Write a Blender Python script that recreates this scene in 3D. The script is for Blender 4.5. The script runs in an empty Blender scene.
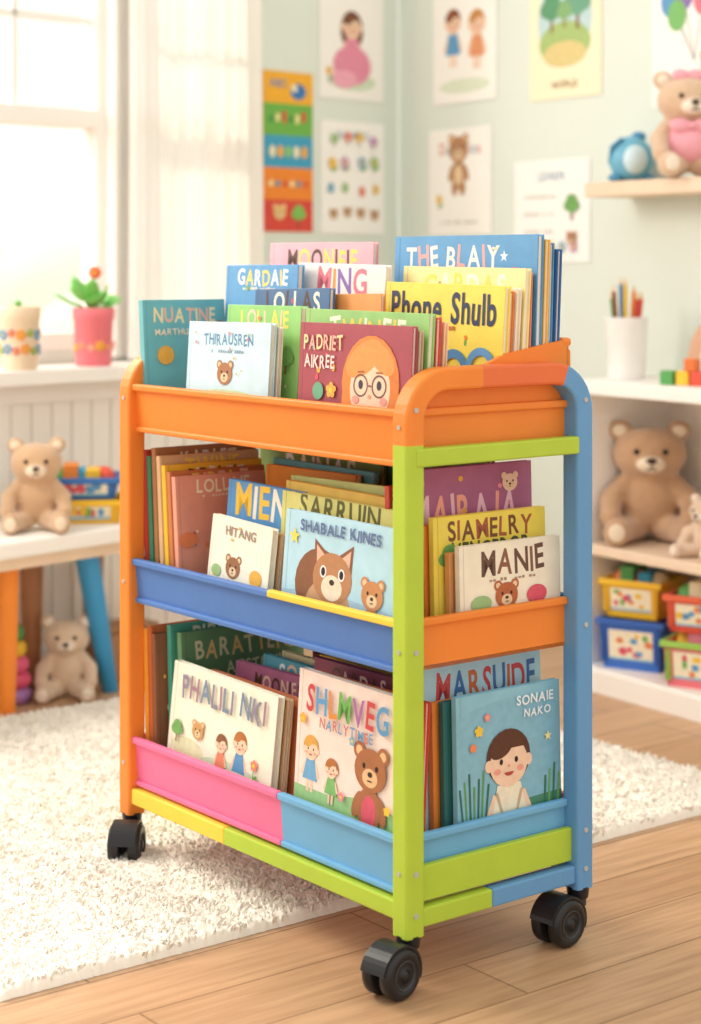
import bpy, bmesh, math, random
import numpy as np
from mathutils import Matrix, Vector
random.seed(7); np.random.seed(7)
scene=bpy.context.scene
try:
    scene.view_settings.view_transform='Standard'
    scene.view_settings.look='None'
except Exception as e: print(e)

# ---------------------------------------------------------------- materials
def lin(h):
    h=h.lstrip('#'); o=[]
    for i in (0,2,4):
        c=int(h[i:i+2],16)/255
        o.append(c/12.92 if c<=.04045 else ((c+.055)/1.055)**2.4)
    return tuple(o)
_m={}
def mat(h,rough=.5,var=.05,scale=30,bump=0,bscale=200,sheen=0,name=None,spec=.4):
    key=(h,rough,var,scale,bump,bscale,sheen)
    if key in _m: return _m[key]
    m=bpy.data.materials.new(name or 'paint_'+h.strip('#'))
    m.use_nodes=True; nt=m.node_tree; b=nt.nodes['Principled BSDF']
    c=lin(h)
    b.inputs['Roughness'].default_value=rough
    b.inputs['Specular IOR Level'].default_value=spec
    tc=nt.nodes.new('ShaderNodeTexCoord')
    nz=nt.nodes.new('ShaderNodeTexNoise'); nz.inputs['Scale'].default_value=scale
    nt.links.new(tc.outputs['Object'],nz.inputs['Vector'])
    mx=nt.nodes.new('ShaderNodeMix'); mx.data_type='RGBA'
    mx.inputs['A'].default_value=tuple(x*(1-var) for x in c)+(1,)
    mx.inputs['B'].default_value=tuple(min(1,x*(1+var)) for x in c)+(1,)
    nt.links.new(nz.outputs['Fac'],mx.inputs['Factor'])
    nt.links.new(mx.outputs['Result'],b.inputs['Base Color'])
    if sheen: b.inputs['Sheen Weight'].default_value=sheen
    if bump:
        n2=nt.nodes.new('ShaderNodeTexNoise'); n2.inputs['Scale'].default_value=bscale; n2.inputs['Detail'].default_value=3
        nt.links.new(tc.outputs['Object'],n2.inputs['Vector'])
        bp=nt.nodes.new('ShaderNodeBump'); bp.inputs['Strength'].default_value=bump; bp.inputs['Distance'].default_value=.004
        nt.links.new(n2.outputs['Fac'],bp.inputs['Height']); nt.links.new(bp.outputs['Normal'],b.inputs['Normal'])
    _m[key]=m; return m
def M_(x,y,z,rz=0): return Matrix.Translation((x,y,z))@Matrix.Rotation(rz,4,'Z')

# ---------------------------------------------------------------- mesh builder
class MB:
    def __init__(s): s.v=[];s.f=[];s.mi=[];s.sm=[];s.mats=[]
    def add(s,V,F,m,smooth=False,M=None):
        if isinstance(m,str): m=mat(m)
        if m not in s.mats: s.mats.append(m)
        k=s.mats.index(m); o=len(s.v)
        for p in V:
            p=Vector(p)
            if M is not None: p=M@p
            s.v.append(tuple(p))
        for f in F:
            s.f.append([o+i for i in f]); s.mi.append(k); s.sm.append(smooth)
    def box(s,lo,hi,m,bev=0,M=None,seg=2):
        lo=Vector(lo);hi=Vector(hi); c=(lo+hi)/2; d=hi-lo
        bm=bmesh.new(); bmesh.ops.create_cube(bm,size=1)
        for v in bm.verts: v.co=Vector((v.co.x*d.x,v.co.y*d.y,v.co.z*d.z))+c
        if bev: bmesh.ops.bevel(bm,geom=bm.edges[:],offset=bev,segments=seg,affect='EDGES',profile=.5)
        bm.verts.ensure_lookup_table()
        for i,v in enumerate(bm.verts): v.index=i
        s.add([v.co for v in bm.verts],[[v.index for v in f.verts] for f in bm.faces],m,False,M); bm.free()
    def ell(s,c,r,m,M=None,n=16,rot=None):
        if not hasattr(r,'__len__'): r=(r,r,r)
        V=[];F=[];k=n//2
        for i in range(k+1):
            th=math.pi*i/k
            for j in range(n):
                ph=2*math.pi*j/n
                p=Vector((r[0]*math.sin(th)*math.cos(ph),r[1]*math.sin(th)*math.sin(ph),r[2]*math.cos(th)))
                if rot is not None: p=rot@p
                V.append(p+Vector(c))
        for i in range(k):
            for j in range(n): F.append([i*n+j,(i+1)*n+j,(i+1)*n+(j+1)%n,i*n+(j+1)%n])
        s.add(V,F,m,True,M)
    def tube(s,pts,rs,m,M=None,n=12,caps=True,smooth=True):
        pts=[Vector(p) for p in pts]
        if not hasattr(rs,'__len__'): rs=[rs]*len(pts)
        V=[];F=[];a=None
        for i,p in enumerate(pts):
            t=(pts[min(i+1,len(pts)-1)]-pts[max(i-1,0)]).normalized()
            if a is None: a=t.orthogonal().normalized()
            else: a=(a-t*a.dot(t)).normalized()
            b=t.cross(a)
            for j in range(n):
                q=2*math.pi*j/n; V.append(p+(a*math.cos(q)+b*math.sin(q))*rs[i])
        for i in range(len(pts)-1):
            for j in range(n): F.append([i*n+j,i*n+(j+1)%n,(i+1)*n+(j+1)%n,(i+1)*n+j])
        s.add(V,F,m,smooth,M)
        if caps:
            s.add(V[:n],[list(range(n))[::-1]],m,False,M); s.add(V[-n:],[list(range(n))],m,False,M)
    def lathe(s,prof,m,M=None,n=28):
        V=[];F=[]
        for (r,z) in prof:
            for j in range(n):
                q=2*math.pi*j/n; V.append((r*math.cos(q),r*math.sin(q),z))
        for i in range(len(prof)-1):
            for j in range(n): F.append([i*n+j,i*n+(j+1)%n,(i+1)*n+(j+1)%n,(i+1)*n+j])
        s.add(V,F,m,True,M)
    def prism(s,pts,axis,a0,a1,m,M=None):
        def P(p,a):
            if axis=='x': return (a,p[0],p[1])
            if axis=='y': return (p[0],a,p[1])
            return (p[0],p[1],a)
        n=len(pts)
        V=[P(p,a0) for p in pts]+[P(p,a1) for p in pts]
        F=[list(range(n)),list(range(2*n-1,n-1,-1))]+[[i,i+n,(i+1)%n+n,(i+1)%n] for i in range(n)]
        s.add(V,F,m,False,M)
    def obj(s,name,parent=None,M=None):
        me=bpy.data.meshes.new(name); me.from_pydata(s.v,[],s.f); me.update()
        for m in s.mats: me.materials.append(m)
        me.polygons.foreach_set('material_index',s.mi); me.polygons.foreach_set('use_smooth',s.sm)
        o=bpy.data.objects.new(name,me); scene.collection.objects.link(o)
        if parent: o.parent=parent
        if M is not None: o.matrix_local=M
        return o
def empty(name,M):
    o=bpy.data.objects.new(name,None); o.empty_display_size=.1
    scene.collection.objects.link(o); o.matrix_world=M; return o

# ---------------------------------------------------------------- text
_c={}
def chmesh(ch):
    if ch in _c: return _c[ch]
    cu=bpy.data.curves.new('t','FONT'); cu.body=ch; cu.size=1; cu.offset=.022; cu.resolution_u=4
    o=bpy.data.objects.new('t',cu); scene.collection.objects.link(o)
    bpy.context.view_layer.update()
    dg=bpy.context.evaluated_depsgraph_get(); ev=o.evaluated_get(dg); me=ev.to_mesh()
    V=[(v.co.x,v.co.y) for v in me.vertices]; F=[list(p.vertices) for p in me.polygons]
    ev.to_mesh_clear(); bpy.data.objects.remove(o); bpy.data.curves.remove(cu)
    if V:
        x0=min(v[0] for v in V); x1=max(v[0] for v in V); V=[(a-x0,b) for a,b in V]; w=x1-x0
    else: w=.3
    _c[ch]=(V,F,w); return _c[ch]

def clip(P,A):
    for ax,lim,sg in((0,.004,1),(0,.996,-1),(1,.004,1),(1,A-.004,-1)):
        out=[];n=len(P)
        for i in range(n):
            a=P[i];b=P[(i+1)%n]; da=(a[ax]-lim)*sg; db=(b[ax]-lim)*sg
            if da>=0: out.append(a)
            if (da>=0)!=(db>=0):
                t=da/(da-db); out.append((a[0]+(b[0]-a[0])*t,a[1]+(b[1]-a[1])*t))
        P=out
        if len(P)<3: return None
    return P
class Art:
    """flat printed artwork on a sheet: x in 0..1 (sheet widths), y in 0..A"""
    def __init__(s,mb,w,h,y0=0,seed=1):
        s.mb=mb; s.w=w; s.A=h/w; s.y=y0; s.r=random.Random(seed)
    def _put(s,pts,faces,c,step=True):
        s.y-=.00007
        V=[];F=[]
        for f in faces:
            P=clip([pts[i] for i in f],s.A)
            if P: o=len(V); V+=[(p[0]*s.w,s.y,p[1]*s.w) for p in P]; F.append(list(range(o,o+len(P))))
        if F: s.mb.add(V,F,mat(c,.5,.16,70),False)
    def poly(s,pts,c): s._put(pts,[list(range(len(pts)))],c)
    def rect(s,x0,y0,x1,y1,c): s.poly([(x0,y0),(x1,y0),(x1,y1),(x0,y1)],c)
    def el(s,cx,cy,rx,ry,c,rot=0,a0=0,a1=360,n=22):
        P=[]
        for i in range(n+(a1-a0<360)):
            q=math.radians(a0+(a1-a0)*i/n); x=rx*math.cos(q);y=ry*math.sin(q)
            P.append((cx+x*math.cos(rot)-y*math.sin(rot),cy+x*math.sin(rot)+y*math.cos(rot)))
        s.poly(P,c)
    def ring(s,cx,cy,r,t,c,n=24):
        P=[(cx+r*math.cos(6.2832*i/n),cy+r*math.sin(6.2832*i/n)) for i in range(n)]+[(cx+(r-t)*math.cos(6.2832*i/n),cy+(r-t)*math.sin(6.2832*i/n)) for i in range(n)]
        s._put(P,[[i,(i+1)%n,n+(i+1)%n,n+i] for i in range(n)],c)
    def line(s,x0,y0,x1,y1,t,c):
        dx,dy=x1-x0,y1-y0; L=math.hypot(dx,dy) or 1; nx,ny=-dy/L*t/2,dx/L*t/2
        s.poly([(x0+nx,y0+ny),(x0-nx,y0-ny),(x1-nx,y1-ny),(x1+nx,y1+ny)],c)
    def text(s,t,cx,cy,width,cols,hs=1.0,jit=.12,maxh=None):
        if isinstance(cols,str): cols=[cols]
        g=.10; tot=sum(chmesh(c)[2]+g for c in t)-g; k=width/tot
        x=cx-width/2
        s.y-=.0001
        for i,c in enumerate(t):
            V,F,w=chmesh(c)
            if F:
                a=s.r.uniform(-jit,jit); dy=s.r.uniform(-jit,jit)*.4*k; ca,sa=math.cos(a),math.sin(a)
                P=[]
                for (px,py) in V:
                    px-=w/2; py-=.36
                    P.append((min(.998,max(.002,x+w*k/2+(px*ca-py*sa)*k))*s.w, s.y, min(s.A-.002,max(.002,cy+dy+(px*sa+py*ca)*k*hs))*s.w))
                s.mb.add(P,F,mat(cols[i%len(cols)],.45),False)
            x+=(w+g)*k
    def scrib(s,cx,cy,width,c,n=14,t=.008):
        for i in range(n):
            if s.r.random()<.8:
                x=cx-width/2+width*i/n; s.rect(x,cy-.008,x+width/n*.7,cy+.012*s.r.uniform(.5,1.3),c)
    # characters
    def bear(s,cx,cy,r,c='#A9704A',m='#E6C9A2',body=True,shirt=None):
        if body:
            s.el(cx-r*.75,cy-r*1.5,r*.28,r*.6,c,-.4); s.el(cx+r*.75,cy-r*1.5,r*.28,r*.6,c,.4)
            s.el(cx-r*.42,cy-r*2.5,r*.32,r*.5,c); s.el(cx+r*.42,cy-r*2.5,r*.32,r*.5,c)
            s.el(cx,cy-r*1.6,r*.72,r*.95,c); s.el(cx,cy-r*1.65,r*.45,r*.65,shirt or m)
        for sx in(-1,1):
            s.el(cx+sx*r*.75,cy+r*.7,r*.36,r*.36,c); s.el(cx+sx*r*.75,cy+r*.7,r*.2,r*.2,m)
        s.el(cx,cy,r,r*.88,c); s.el(cx,cy-r*.3,r*.48,r*.38,m)
        s.el(cx,cy-r*.16,r*.15,r*.11,'#3A2620')
        for sx in(-1,1): s.el(cx+sx*r*.4,cy+r*.14,r*.1,r*.12,'#2A1C18')
        s.line(cx-r*.14,cy-r*.42,cx+r*.14,cy-r*.42,r*.06,'#3A2620')
    def kid(s,cx,cy,r,hair='#6B4226',shirt='#E8E0D0',skin='#F4CDB0',body=True,long=False,legs=False):
        if long: s.el(cx,cy-r*.35,r*1.2,r*1.5,hair)
        if body:
            if legs:
                s.rect(cx-r*.45,cy-r*3.6,cx-r*.1,cy-r*2.3,skin); s.rect(cx+r*.1,cy-r*3.6,cx+r*.45,cy-r*2.3,skin)
            s.line(cx-r*.6,cy-r*1.2,cx-r*1.1,cy-r*2.3,r*.35,skin); s.line(cx+r*.6,cy-r*1.2,cx+r*1.1,cy-r*2.3,r*.35,skin)
            s.poly([(cx-r*.55,cy-r*.85),(cx+r*.55,cy-r*.85),(cx+r*1.0,cy-r*2.6),(cx-r*1.0,cy-r*2.6)],shirt)
        s.el(cx,cy+r*.12,r*1.05,r*1.02,hair)
        s.el(cx-r*.95,cy-r*.1,r*.18,r*.22,skin); s.el(cx+r*.95,cy-r*.1,r*.18,r*.22,skin)
        s.el(cx,cy-r*.1,r*.9,r*.86,skin)
        s.el(cx,cy+r*.42,r*.9,r*.5,hair,0,0,180); s.el(cx-r*.35,cy+r*.45,r*.55,r*.32,hair,.35)
        for sx in(-1,1):
            s.el(cx+sx*r*.36,cy-r*.02,r*.08,r*.11,'#2A1C18'); s.el(cx+sx*r*.55,cy-r*.35,r*.16,r*.11,'#F0A090')
        s.el(cx,cy-r*.42,r*.22,r*.14,'#B84A42',0,180,360); s.el(cx,cy-r*.2,r*.06,r*.05,'#E0A080')
    def star(s,cx,cy,r,c,n=5):
        s.poly([(cx+(r if i%2==0 else r*.42)*math.sin(math.pi*i/n),cy+(r if i%2==0 else r*.42)*math.cos(math.pi*i/n)) for i in range(2*n)],c)
    def flower(s,cx,cy,r,c,k='#F2C844',stem=None):
        if stem: s.line(cx,cy,cx,cy-stem,r*.25,'#5E9A48'); s.el(cx+r*.6,cy-stem*.6,r*.6,r*.25,'#6FAE55',.5)
        for i in range(5):
            q=math.pi*2*i/5+.3; s.el(cx+r*.62*math.cos(q),cy+r*.62*math.sin(q),r*.42,r*.42,c)
        s.el(cx,cy,r*.36,r*.36,k)
    def tree(s,cx,cy,r,c='#6FA85A'):
        s.rect(cx-r*.12,cy-r*1.4,cx+r*.12,cy,'#8A6242')
        for dx,dy,q in((-.5,0,.6),(.5,0,.6),(0,.45,.75),(0,-.1,.7)): s.el(cx+dx*r,cy+dy*r,q*r,q*r*.85,c)
    def grass(s,c='#5E9A58',hgt=.16,n=3):
        for i in range(n):
            s.poly([(0,0),(1,0),(1,hgt*s.r.uniform(.7,1.2)),(.66,hgt*s.r.uniform(.9,1.3)),(.33,hgt*s.r.uniform(.7,1.1)),(0,hgt*s.r.uniform(.8,1.3))],c); hgt*=.7; c=['#74AE62','#4E8A52','#8ABF6A'][i%3]
    def speck(s,cols,n=10,r=.02):
        for i in range(n): s.el(s.r.uniform(.06,.94),s.r.uniform(.06,s.A-.06),r*s.r.uniform(.5,1),r*s.r.uniform(.5,1),s.r.choice(cols))

PAGE='#F3EBDC'
_bc=[0]
def book(parent,w,h,t,cover,M,art=None,title=None,tc='#FFFFFF',tw=.75,ty=.86,sub=None):
    _bc[0]+=1
    mb=MB(); cm=mat(cover,.42,.16,28); bt=.0022
    mb.box((0,0,0),(w,bt,h),cm,.0007,seg=1); mb.box((0,t-bt,0),(w,t,h),cm,.0007,seg=1)
    mb.box((0,bt*.5,0),(bt,t-bt*.5,h),cm)
    mb.box((bt,bt,.003),(w-.004,t-bt,h-.003),mat(PAGE,.8,.1,400))
    a=Art(mb,w,h,0,_bc[0]*13)
    a.rect(.035,0,.042,a.A,'#%02X%02X%02X'%tuple(int(int(cover[i:i+2],16)*.86) for i in(1,3,5)))
    if art: art(a)
    if title:
        lines=title.split('|')
        for i,l in enumerate(lines):
            wd=tw if i==0 else tw*.62
            a.text(l,.52,a.A*ty-i*.155,wd*(1 if len(l)>4 else .7),tc,hs=1.15)
    if sub: a.scrib(.5,a.A*ty-.13*len((title or'x').split('|')),.5,sub)
    return mb.obj('book_%02d'%_bc[0],parent,M)

# ---------------------------------------------------------------- floor / rug
def floor_mat():
    m=bpy.data.materials.new('oak_floorboards'); m.use_nodes=True; nt=m.node_tree; b=nt.nodes['Principled BSDF']
    tc=nt.nodes.new('ShaderNodeTexCoord')
    br=nt.nodes.new('ShaderNodeTexBrick'); br.offset=.37
    br.inputs['Color1'].default_value=lin('#D0A983')+(1,); br.inputs['Color2'].default_value=lin('#C39A74')+(1,); br.inputs['Mortar'].default_value=lin('#8E6A48')+(1,)
    br.inputs['Scale'].default_value=1; br.inputs['Mortar Size'].default_value=.0018; br.inputs['Brick Width'].default_value=1.3; br.inputs['Row Height'].default_value=.14
    nt.links.new(tc.outputs['Object'],br.inputs['Vector'])
    mp=nt.nodes.new('ShaderNodeMapping'); mp.inputs['Scale'].default_value=(1.5,22,1); nt.links.new(tc.outputs['Object'],mp.inputs['Vector'])
    nz=nt.nodes.new('ShaderNodeTexNoise'); nz.inputs['Scale'].default_value=3; nz.inputs['Detail'].default_value=6; nz.inputs['Distortion'].default_value=.6
    nt.links.new(mp.outputs[0],nz.inputs['Vector'])
    cr=nt.nodes.new('ShaderNodeValToRGB'); cr.color_ramp.elements[0].position=.3; cr.color_ramp.elements[0].color=(.72,.66,.6,1); cr.color_ramp.elements[1].position=.65; cr.color_ramp.elements[1].color=(1.05,1.05,1.05,1)
    nt.links.new(nz.outputs['Fac'],cr.inputs['Fac'])
    mx=nt.nodes.new('ShaderNodeMix'); mx.data_type='RGBA'; mx.blend_type='MULTIPLY'; mx.inputs['Factor'].default_value=.8
    nt.links.new(br.outputs['Color'],mx.inputs['A']); nt.links.new(cr.outputs['Color'],mx.inputs['B']); nt.links.new(mx.outputs['Result'],b.inputs['Base Color'])
    b.inputs['Roughness'].default_value=.42
    bp=nt.nodes.new('ShaderNodeBump'); bp.inputs['Strength'].default_value=.15; bp.inputs['Distance'].default_value=.002
    nt.links.new(nz.outputs['Fac'],bp.inputs['Height']); nt.links.new(bp.outputs['Normal'],b.inputs['Normal'])
    return m
EA=math.radians(37.5)
fl=MB(); fl.box((-5,-5,-.05),(6,5,0),floor_mat()); fl.obj('floor',None,M_(0,3,0,EA))

def rug():
    W,D=1.667,1.45; nx,ny=560,490
    xs=np.linspace(0,W,nx); ys=np.linspace(0,D,ny); X,Y=np.meshgrid(xs,ys)
    def vn(n):
        g=np.random.rand(int(D*n)+3,int(W*n)+3); fx=X*n; fy=Y*n; ix=fx.astype(int); iy=fy.astype(int); tx=fx-ix; ty=fy-iy
        tx=tx*tx*(3-2*tx); ty=ty*ty*(3-2*ty)
        return (g[iy,ix]*(1-tx)+g[iy,ix+1]*tx)*(1-ty)+(g[iy+1,ix]*(1-tx)+g[iy+1,ix+1]*tx)*ty
    H=.009+.006*vn(130)+.005*vn(70)+.0025*np.random.rand(ny,nx)+.002*vn(9)
    e=np.minimum(np.minimum(X,W-X),np.minimum(Y,D-Y)); f=np.clip(e/.014,0,1); f=np.sqrt(1-(1-f)**2)
    Z=H*f+.0005
    Xj=X+.0020*(np.random.rand(ny,nx)-.5); Yj=Y+.0020*(np.random.rand(ny,nx)-.5)
    V=np.stack([Xj,Yj,Z],-1).reshape(-1,3)
    idx=np.arange(nx*ny).reshape(ny,nx)
    F=np.stack([idx[:-1,:-1],idx[:-1,1:],idx[1:,1:],idx[1:,:-1]],-1).reshape(-1,4)
    # short curved yarn ends standing out of the pile
    N=42000
    px=np.random.rand(N)*(W-.012)+.006; py=np.random.rand(N)*(D-.012)+.006
    cell=(np.floor(px/.018)*7919+np.floor(py/.018)*104729).astype(np.int64)
    rs=(np.sin(cell*12.9898)*43758.5453)%1.0
    an=rs*2*np.pi+np.random.randn(N)*.7
    L=.0185+.005*np.random.rand(N); ln=.3+.4*np.random.rand(N)
    dx,dy=np.cos(an),np.sin(an); sx,sy=-dy,dx
    w=.0022+.0008*np.random.rand(N)
    p0=np.stack([px,py,np.full(N,.004)],-1)
    d=np.stack([dx,dy,np.zeros(N)],-1); s=np.stack([sx,sy,np.zeros(N)],-1); up=np.array([0,0,1.])
    mid=p0+d*(L*ln*.4)[:,None]+up*(L*.68)[:,None]
    tip=p0+d*(L*ln)[:,None]+up*(L*(1.0-.3*ln))[:,None]
    ww=w[:,None]
    VV=np.stack([p0+s*ww,p0-s*ww,p0+d*ww*1.6, mid+s*ww*1.1,mid-s*ww*1.1,mid+d*ww*1.8, tip],1).reshape(-1,3)
    b0=(np.arange(N)*7+len(V))[:,None]
    q=np.concatenate([b0+np.array([[0,1,4,3]]),b0+np.array([[1,2,5,4]]),b0+np.array([[2,0,3,5]])],0)
    t3=np.concatenate([b0+np.array([[3,4,6]]),b0+np.array([[4,5,6]]),b0+np.array([[5,3,6]])],0)
    AV=np.concatenate([V,VV],0)
    me=bpy.data.meshes.new('shag_rug'); me.from_pydata(AV.tolist(),[],F.tolist()+q.tolist()+t3.tolist()); me.update()
    me.polygons.foreach_set('use_smooth',[True]*len(me.polygons))
    rm=mat('#FAF3E6',.95,.03,25,0,350,.3,'rug_wool')
    b=rm.node_tree.nodes['Principled BSDF']
    nt=rm.node_tree; tr=nt.nodes.new('ShaderNodeBsdfTranslucent'); tr.inputs[0].default_value=(.97,.93,.86,1)
    mxs=nt.nodes.new('ShaderNodeMixShader'); mxs.inputs[0].default_value=.0; out=nt.nodes['Material Output']
    nt.links.new(b.outputs[0],mxs.inputs[1]); nt.links.new(tr.outputs[0],mxs.inputs[2]); nt.links.new(mxs.outputs[0],out.inputs[0])
    me.materials.append(rm)
    o=bpy.data.objects.new('shag_rug',me); scene.collection.objects.link(o); o.matrix_world=M_(-.499,2.635,0,EA)
rug()

# ---------------------------------------------------------------- walls
C=(.149,5.8); LA=math.radians(45); RA=math.atan2(-.832,.5547)
ML=M_(C[0],C[1],0,LA); MR=M_(.592,4.57,0,RA)
wallm=mat('#DFE7DE',.85,.015,6,name='mint_wall_paint')
white=mat('#F6F2EC',.45,.02,8,name='white_paint')
wl=MB()
wl.box((-3.6,0,0),(-3.45,.1,2.7),wallm); wl.box((-3.45,0,0),(-.66,.1,.82),wallm); wl.box((-3.45,0,2.25),(-.66,.1,2.7),wallm)
wl.box((-2.35,0,.82),(-2.22,.1,2.25),wallm); wl.box((-1.12,0,.82),(-1.06,.1,2.25),wallm); wl.box((-.66,0,0),(0,.1,2.7),wallm)
wl.obj('wall_left',None,ML)
wr=MB(); wr.box((-1.269,.316,0),(2.6,.416,2.7),wallm); wr.obj('wall_right',None,MR)
b=MB(); b.box((-.7,-.015,0),(-.02,0,.1),white,.003); b.obj('baseboard_left',None,ML)
b=MB(); b.box((-1.24,.302,0),(-.06,.315,.1),white,.003); b.obj('baseboard_right',None,MR)
# windows
gm=bpy.data.materials.new('window_glass'); gm.use_nodes=True; nt=gm.node_tree; nt.nodes.clear()
o_=nt.nodes.new('ShaderNodeOutputMaterial'); t_=nt.nodes.new('ShaderNodeBsdfTransparent'); g_=nt.nodes.new('ShaderNodeBsdfGlossy'); g_.inputs['Roughness'].default_value=.05; mx_=nt.nodes.new('ShaderNodeMixShader'); mx_.inputs[0].default_value=.03
nt.links.new(t_.outputs[0],mx_.inputs[1]); nt.links.new(g_.outputs[0],mx_.inputs[2]); nt.links.new(mx_.outputs[0],o_.inputs[0])
def window(n,a,b_,mun):
    w=MB()
    w.box((a-.07,-.02,.80),(a,.02,2.33),white,.003); w.box((b_,-.02,.80),(b_+.06,.02,2.33),white,.003); w.box((a-.07,-.02,2.25),(b_+.06,.02,2.33),white,.003)
    w.box((a,.02,.82),(b_,.09,.87),white,.003); w.box((a,.02,2.2),(b_,.09,2.25),white,.003)
    for x in(a,b_-.04): w.box((x,.02,.87),(x+.04,.09,2.2),white,.003)
    w.box((a+.04,.015,1.42),(b_-.04,.085,1.468),white,.003)
    for x in mun: w.box((x,.04,1.468),(x+.018,.06,2.2),white)
    w.box((a+.04,.04,1.70),(b_-.04,.06,1.718),white)
    w.box((a+.04,.048,.87),(b_-.04,.051,2.2),gm)
    w.obj('window_%d'%n,None,ML)
window(1,-2.22,-1.12,(-1.85,-1.42)); window(2,-1.06+.0,-.66,(-.87,)); window(3,-3.45,-2.35,(-3.1,-2.7))  # second window added to backlight the curtain; third added out of view for sun
# curtain
def curtain():
    n=260; V=[];F=[]; zs=[.80,1.1,1.5,1.9,2.38]
    for k,z in enumerate(zs):
        for i in range(n):
            s=i/(n-1); x=-1.14+.51*s+.010*math.sin(s*9+z)
            y=-.075-.022*math.sin(s*2*math.pi*10+.5*math.sin(s*13))*(1.1-.12*z)-.010*math.sin(s*41+z*.8)
            V.append((x,y,z))
    for k in range(len(zs)-1):
        for i in range(n-1): F.append([k*n+i,k*n+i+1,(k+1)*n+i+1,(k+1)*n+i])
    m=bpy.data.materials.new('sheer_curtain_fabric'); m.use_nodes=True; nt=m.node_tree; nt.nodes.clear()
    out=nt.nodes.new('ShaderNodeOutputMaterial'); d=nt.nodes.new('ShaderNodeBsdfDiffuse'); t=nt.nodes.new('ShaderNodeBsdfTranslucent'); tr=nt.nodes.new('ShaderNodeBsdfTransparent')
    nz=nt.nodes.new('ShaderNodeTexNoise'); nz.inputs['Scale'].default_value=300
    d.inputs[0].default_value=(.95,.94,.92,1); t.inputs[0].default_value=(1,.99,.96,1)
    a=nt.nodes.new('ShaderNodeMixShader'); a.inputs[0].default_value=.6; nt.links.new(d.outputs[0],a.inputs[1]); nt.links.new(t.outputs[0],a.inputs[2])
    mr=nt.nodes.new('ShaderNodeMapRange'); mr.inputs['To Min'].default_value=.02; mr.inputs['To Max'].default_value=.22; nt.links.new(nz.outputs['Fac'],mr.inputs['Value'])
    b=nt.nodes.new('ShaderNodeMixShader'); nt.links.new(mr.outputs[0],b.inputs[0]); nt.links.new(a.outputs[0],b.inputs[1]); nt.links.new(tr.outputs[0],b.inputs[2]); nt.links.new(b.outputs[0],out.inputs[0])
    mb=MB(); mb.add(V,F,m,True); mb.tube([(-2.5,-.075,2.39),(-.5,-.075,2.39)],.012,white)
    mb.obj('sheer_curtain',None,ML)
curtain()
# garden
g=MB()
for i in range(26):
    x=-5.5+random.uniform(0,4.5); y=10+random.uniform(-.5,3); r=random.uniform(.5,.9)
    g.ell((x,y,random.uniform(.0,1.0)),(r,r,r*.8),mat('#EEF5E2',.9,.10,3,name='pale_foliage'),n=14)  # near-white green: the blown-out outdoor brightness is put into the foliage colour
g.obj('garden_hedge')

# cabinet under the window
c=MB()
c.box((-2.7,-.21,.752),(-.72,-.022,.79),white,.004)
c.box((-2.68,-.12,.0),(-.74,-.10,.752),white)
x=-2.66
while x<-.80:
    c.box((x,-.127,.08),(x+.058,-.118,.70),mat('#F4EEE6',.55,.02,8),.003); x+=.0625
c.box((-2.68,-.132,.70),(-.74,-.118,.752),white,.002); c.box((-2.68,-.132,0),(-.74,-.118,.08),white,.002)
c.box((-.76,-.10,0),(-.74,-.002,.752),white); c.box((-2.68,-.10,0),(-2.66,-.002,.752),white)
c.obj('window_cabinet',None,ML)

# ---------------------------------------------------------------- posters
def poster(M,x0,x1,z0,z1,y,bg,art):
    mb=MB(); w_=x1-x0;h_=z1-z0
    mb.box((0,0,0),(w_,.002,h_),mat(bg,.7,.02))
    art(Art(mb,w_,h_,0,int(abs(x0)*1000)+1)); mb.obj('wall_poster',None,M@Matrix.Translation((x0,y,z0)))
def p_girl(a):
    a.text('PARENIA',.5,a.A-.16,.6,['#D8A33C','#79A86A','#D97A6A']); a.el(.5,.2,.38,.1,'#CFE0C4')
    a.kid(.5,.82,.15,'#7A4A30','#E58FA8',long=True); a.el(.5,.38,.3,.22,'#E58FA8'); a.el(.38,.22,.2,.1,'#EFA9BC')
    a.flower(.14,.3,.05,'#E8B04A',stem=.14)
def p_strip(a):
    cs=['#F3B02E','#6DB24A','#3E9FC4','#F08A2C','#D9473B']; A=a.A
    for i,c_ in enumerate(cs):
        y1=A-i*A/5; y0=y1-A/5; a.rect(0,y0,1,y1,c_)
    a.text('ABC',.3,A*.93,.34,'#3F7FC0'); a.el(.7,A*.88,.16,.12,'#3478B8'); a.el(.62,A*.9,.06,.06,'#F6E7C0')
    for i in range(6): a.rect(.12+.13*i,A*.68+.02*(i%2),.2+.13*i,A*.72+.04*(i%3),['#2F8A4E','#F4E3A0','#D9473B'][i%3])
    for i in range(5): a.el(.18+.16*i,A*.5,.06,.09,['#F6E7C0','#F3B02E','#8CCB6A'][i%3])
    for i in range(6): a.star(.15+.14*i,A*.3,.07,['#FFF0B8','#3E9FC4','#D9473B'][i%3])
    a.bear(.32,A*.12,.12,'#E9C27A',body=False); a.tree(.7,A*.11,.13,'#7FC05A')
def p_icons(a):
    a.text('SHAMPO',.5,a.A-.15,.5,'#8FA6B8')
    for r_ in range(4):
        for q in range(4):
            x_=.17+.22*q+a.r.uniform(-.03,.03); y_=.22+r_*.27+a.r.uniform(-.03,.03); k=(r_*3+q*5)%5; c_=['#E58A72','#7FB0C8','#E7BE5A','#9CBF82','#C79AC0'][(r_+q*2)%5]
            if k==0:a.bear(x_,y_,.065,'#B98A62',body=False)
            elif k==1:a.flower(x_,y_+.02,.07,c_,stem=.1)
            elif k==2:a.star(x_,y_,.07,c_)
            elif k==3:a.el(x_,y_,.05,.06,c_)
            else:a.tree(x_,y_+.02,.06,c_)
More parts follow.
